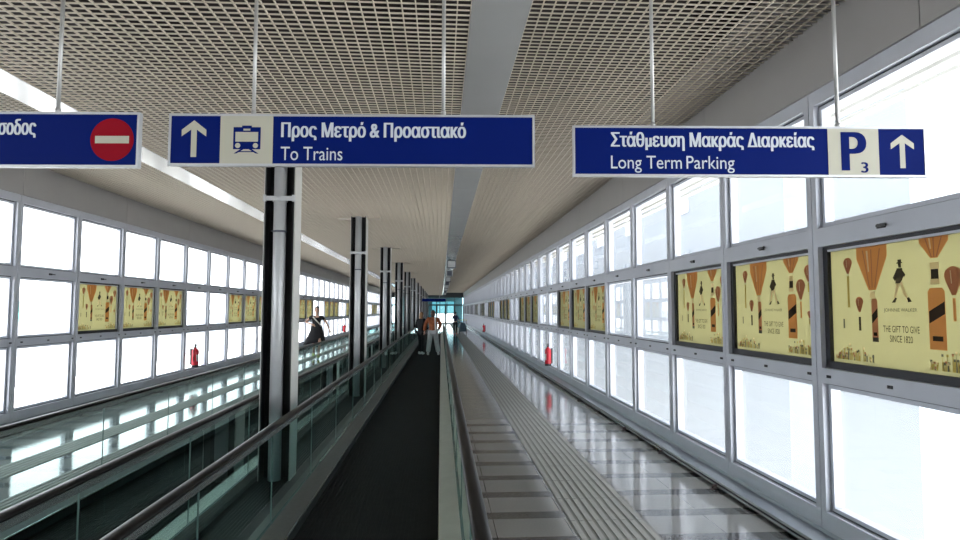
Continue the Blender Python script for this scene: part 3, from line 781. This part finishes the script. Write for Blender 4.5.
# walking figure in black dress on the left path
person('person', (-4.44, 22.7, 0), math.radians(12), 1.84,
       dict(shl=(-.18, 0, 1.42), shr=(.18, 0, 1.42), ell=(-.37, .05, 1.24), wrl=(-.16, -.16, 1.16), elr=(.33, .05, 1.20), wrr=(.42, -.04, .98), knr=(.10, -.22, .53), anr=(.07, -.10, .12), knl=(-.08, .06, .50), anl=(-.08, .30, .16)),
       [('black_top', 'short', 'clothblack'), ('flared_skirt', 'skirt', 'clothblack'), ('white_strap', 'strap', 'clothwhite'), ('shoe', 'shoes', 'shoegreen')], ('hairdark', 'short'),
       'person in black dress with flared skirt and elbows out, striding along the left path', 1.1)
# the pair on the moving walkway
person('person', (-.30, 24.0, .018), PI, 1.70,
       dict(ell=(-.31, .02, 1.18), elr=(.31, .02, 1.18), wrl=(-.22, -.18, 1.02), wrr=(.33, -.06, .93), knl=(-.15, -.02, .50), anl=(-.22, .04, .09), knr=(.14, -.03, .50), anr=(.19, .02, .09)),
       [('rust_jacket', 'jacket', 'clothbrown'), ('white_strap', 'backstripe', 'clothwhite'), ('pale_trousers', 'wide', 'clothgrey'), ('shoe', 'shoes', 'shoewhite')], ('hairbrown', 'long'),
       'person in rust brown jacket and pale wide trousers standing on the moving walkway', 1.15)
person('person', (-.76, 24.4, .018), math.radians(150), 1.62,
       dict(ell=(-.24, .03, 1.13), wrl=(-.20, -.20, 1.05), elr=(.24, .02, 1.14), wrr=(.20, -.20, 1.10), knl=(-.07, -.02, .50), anl=(-.07, .02, .09), knr=(.07, -.04, .50), anr=(.08, .0, .09)),
       [('black_jacket', 'jacket', 'clothblack'), ('black_trousers', 'trousers', 'clothblack'), ('shoe', 'shoes', 'shoewhite')], ('hairfair', 'long'),
       'slim person in black with fair hair beside the one in rust brown jacket')
# at the end of the walkway, on the right path
person('person', (1.02, 44.0, 0), PI*.9, 1.60,
       dict(ell=(-.26, .03, 1.14), wrl=(-.22, -.20, 1.08), elr=(.26, -.02, 1.16), wrr=(.22, -.24, 1.10)),
       [('navy_top', 'top', 'clothnavy'), ('black_trousers', 'trousers', 'clothblack'), ('shoe', 'shoes', 'shoepink')], ('hairdark', 'short'),
       'distant person in navy top and black trousers standing on the right path')
# luggage trolley beside the distant person
t = empty('luggage_trolley', (1.58, 44.8, 0))
b = MB(); b.box(-.30, .30, -.35, .45, .16, .20); b.tube([(-.24, -.35, .18), (-.24, -.45, 1.02)], .016, 8); b.tube([(.24, -.35, .18), (.24, -.45, 1.02)], .016, 8); b.build('frame', 'steel', t)
MB().tube([(-.27, -.46, 1.03), (.27, -.46, 1.03)], .022, 10).build('push_bar', 'yellow', t)
for sx in (-1, 1):
    for sy in (-.28, .38):
        MB().tube([(sx*.25-.02, sy, .08), (sx*.25+.02, sy, .08)], .08, 14).build('wheel', 'black', t)
tag(t, 'steel luggage trolley with a blue-grey bag beside the distant person in navy', 'trolley')
o = MB(); o.sweep([(-.28, 0), (.28, 0), (.26, .30), (.16, .62), (-.14, .66), (-.26, .34)], -.24, .24); o.tube([(-.08, 0, .64), (-.06, 0, .72), (.06, 0, .72), (.08, 0, .63)], .014, 8)
o = o.build('travel_bag', 'bagblue', None, (1.58, 44.85, .20), bevel=.05); tag(o, 'blue-grey travel bag lying on the distant luggage trolley', 'bag')

# ------------------------------------------------------------------ outside
struct(MB().box(-120, 120, -60, 160, -3.2, -3.0).build('ground_outside', 'ground'))
struct(MB().box(-XL-.15, W+.15, YB-.2, YF+.2, 4.7, 4.95).build('roof', 'roof'))
b = MB()
for i in range(4):
    b.box(W+.17+i*.11, W+.25+i*.11, YB, YF, 3.40-.03*i, 3.43-.03*i)
b.box(W+.14, W+.62, YB, YF, 3.44, 3.47); b.build('trim_6', 'eave')['kind'] = 'structure'
def building(x0, x1, y0, y1, z1, wins, label, wm='bldg'):
    r = empty('outside_building', ((x0+x1)/2, (y0+y1)/2, -3.0)); r_ = Vector(r.location)
    L = lambda *v: v
    b = MB(); b.box(x0-r_.x, x1-r_.x, y0-r_.y, y1-r_.y, 0, z1+3); b.box(x0-r_.x-.1, x1-r_.x+.1, y0-r_.y-.1, y1-r_.y+.1, z1+3, z1+3.3); b.build('wall', wm, r)
    for (fa, u0, u1, za, zb) in wins:
        q = MB()
        if fa == 'y': q.box(u0-r_.x, u1-r_.x, y0-r_.y-.03, y0-r_.y+.05, za+3, zb+3)
        elif fa == 'x': q.box(x0-r_.x-.03, x0-r_.x+.05, u0-r_.y, u1-r_.y, za+3, zb+3)
        else: q.box(x1-r_.x-.05, x1-r_.x+.03, u0-r_.y, u1-r_.y, za+3, zb+3)
        q.build('window', 'bwin', r)
    tag(r, label, 'building'); return r
building(8.2, 24, 14.3, 90, 14, [('y', 12.4+i*2.2, 13.2+i*2.2, zz, zz+1.0) for i in range(4) for zz in (1.6, 5.0)]+[('x', 20+i*5, 22+i*5, zz, zz+.8) for i in range(8) for zz in (5.0,)], 'long white building outside the right windows')
building(8.2, 8.9, 10.3, 12.7, 14, [], 'white wall pier standing before the long building outside')
building(-42, -26, -20, 90, 1.4, [('r', 24+i*6, 26+i*6, zz, zz+1.2) for i in range(9) for zz in (-1.8,)], 'long pale building outside the left windows', 'bldg2')
o = MB().box(-.03, .03, -.13, .13, 0, .60, 'turq'); o.box(-.03, .03, -.02, .02, -4.4, 0, 'alu')
o = o.build('notice_board', None, None, (-12, 18.4, 1.38)); tag(o, 'small turquoise board on a post standing outside the left windows', 'board')

# ------------------------------------------------------------------ light
w = bpy.data.worlds.new('sky'); bpy.context.scene.world = w; w.use_nodes = True
nt = w.node_tree; bg = nt.nodes['Background']; bg.inputs[0].default_value = (.93, .97, 1.0, 1); bg.inputs[1].default_value = 2.6
sn = bpy.data.lights.new('sun', 'SUN'); sn.energy = 9.0; sn.angle = .01; sn.color = (1, .95, .88)
so = bpy.data.objects.new('sun', sn); C.objects.link(so); so.rotation_euler = (math.radians(42), 0, 0)

# ------------------------------------------------------------------ camera
cd = bpy.data.cameras.new('camera'); cd.sensor_width = 36; cd.lens = 36*621.6/960; cd.clip_end = 500; cd.clip_start = .05
co = bpy.data.objects.new('camera', cd); C.objects.link(co); co.location = (0, 0, CZ)
R3 = Matrix.Rotation(math.radians(-3.587), 3, 'Z') @ Matrix.Rotation(math.radians(90+3.674), 3, 'X') @ Matrix.Rotation(math.radians(.093), 3, 'Z')
co.rotation_euler = R3.to_euler()
sc = bpy.context.scene; sc.camera = co
sc.view_settings.view_transform = 'Standard'; sc.view_settings.look = 'None'; sc.view_settings.exposure = 1.5; sc.view_settings.gamma = 1; sc.view_settings.use_curve_mapping = False
sc.cycles.max_bounces = 10; sc.cycles.transparent_max_bounces = 24; sc.cycles.diffuse_bounces = 5; sc.cycles.glossy_bounces = 5; sc.cycles.caustics_reflective = False
sc.cycles.use_denoising = True; sc.cycles.sample_clamp_indirect = 6
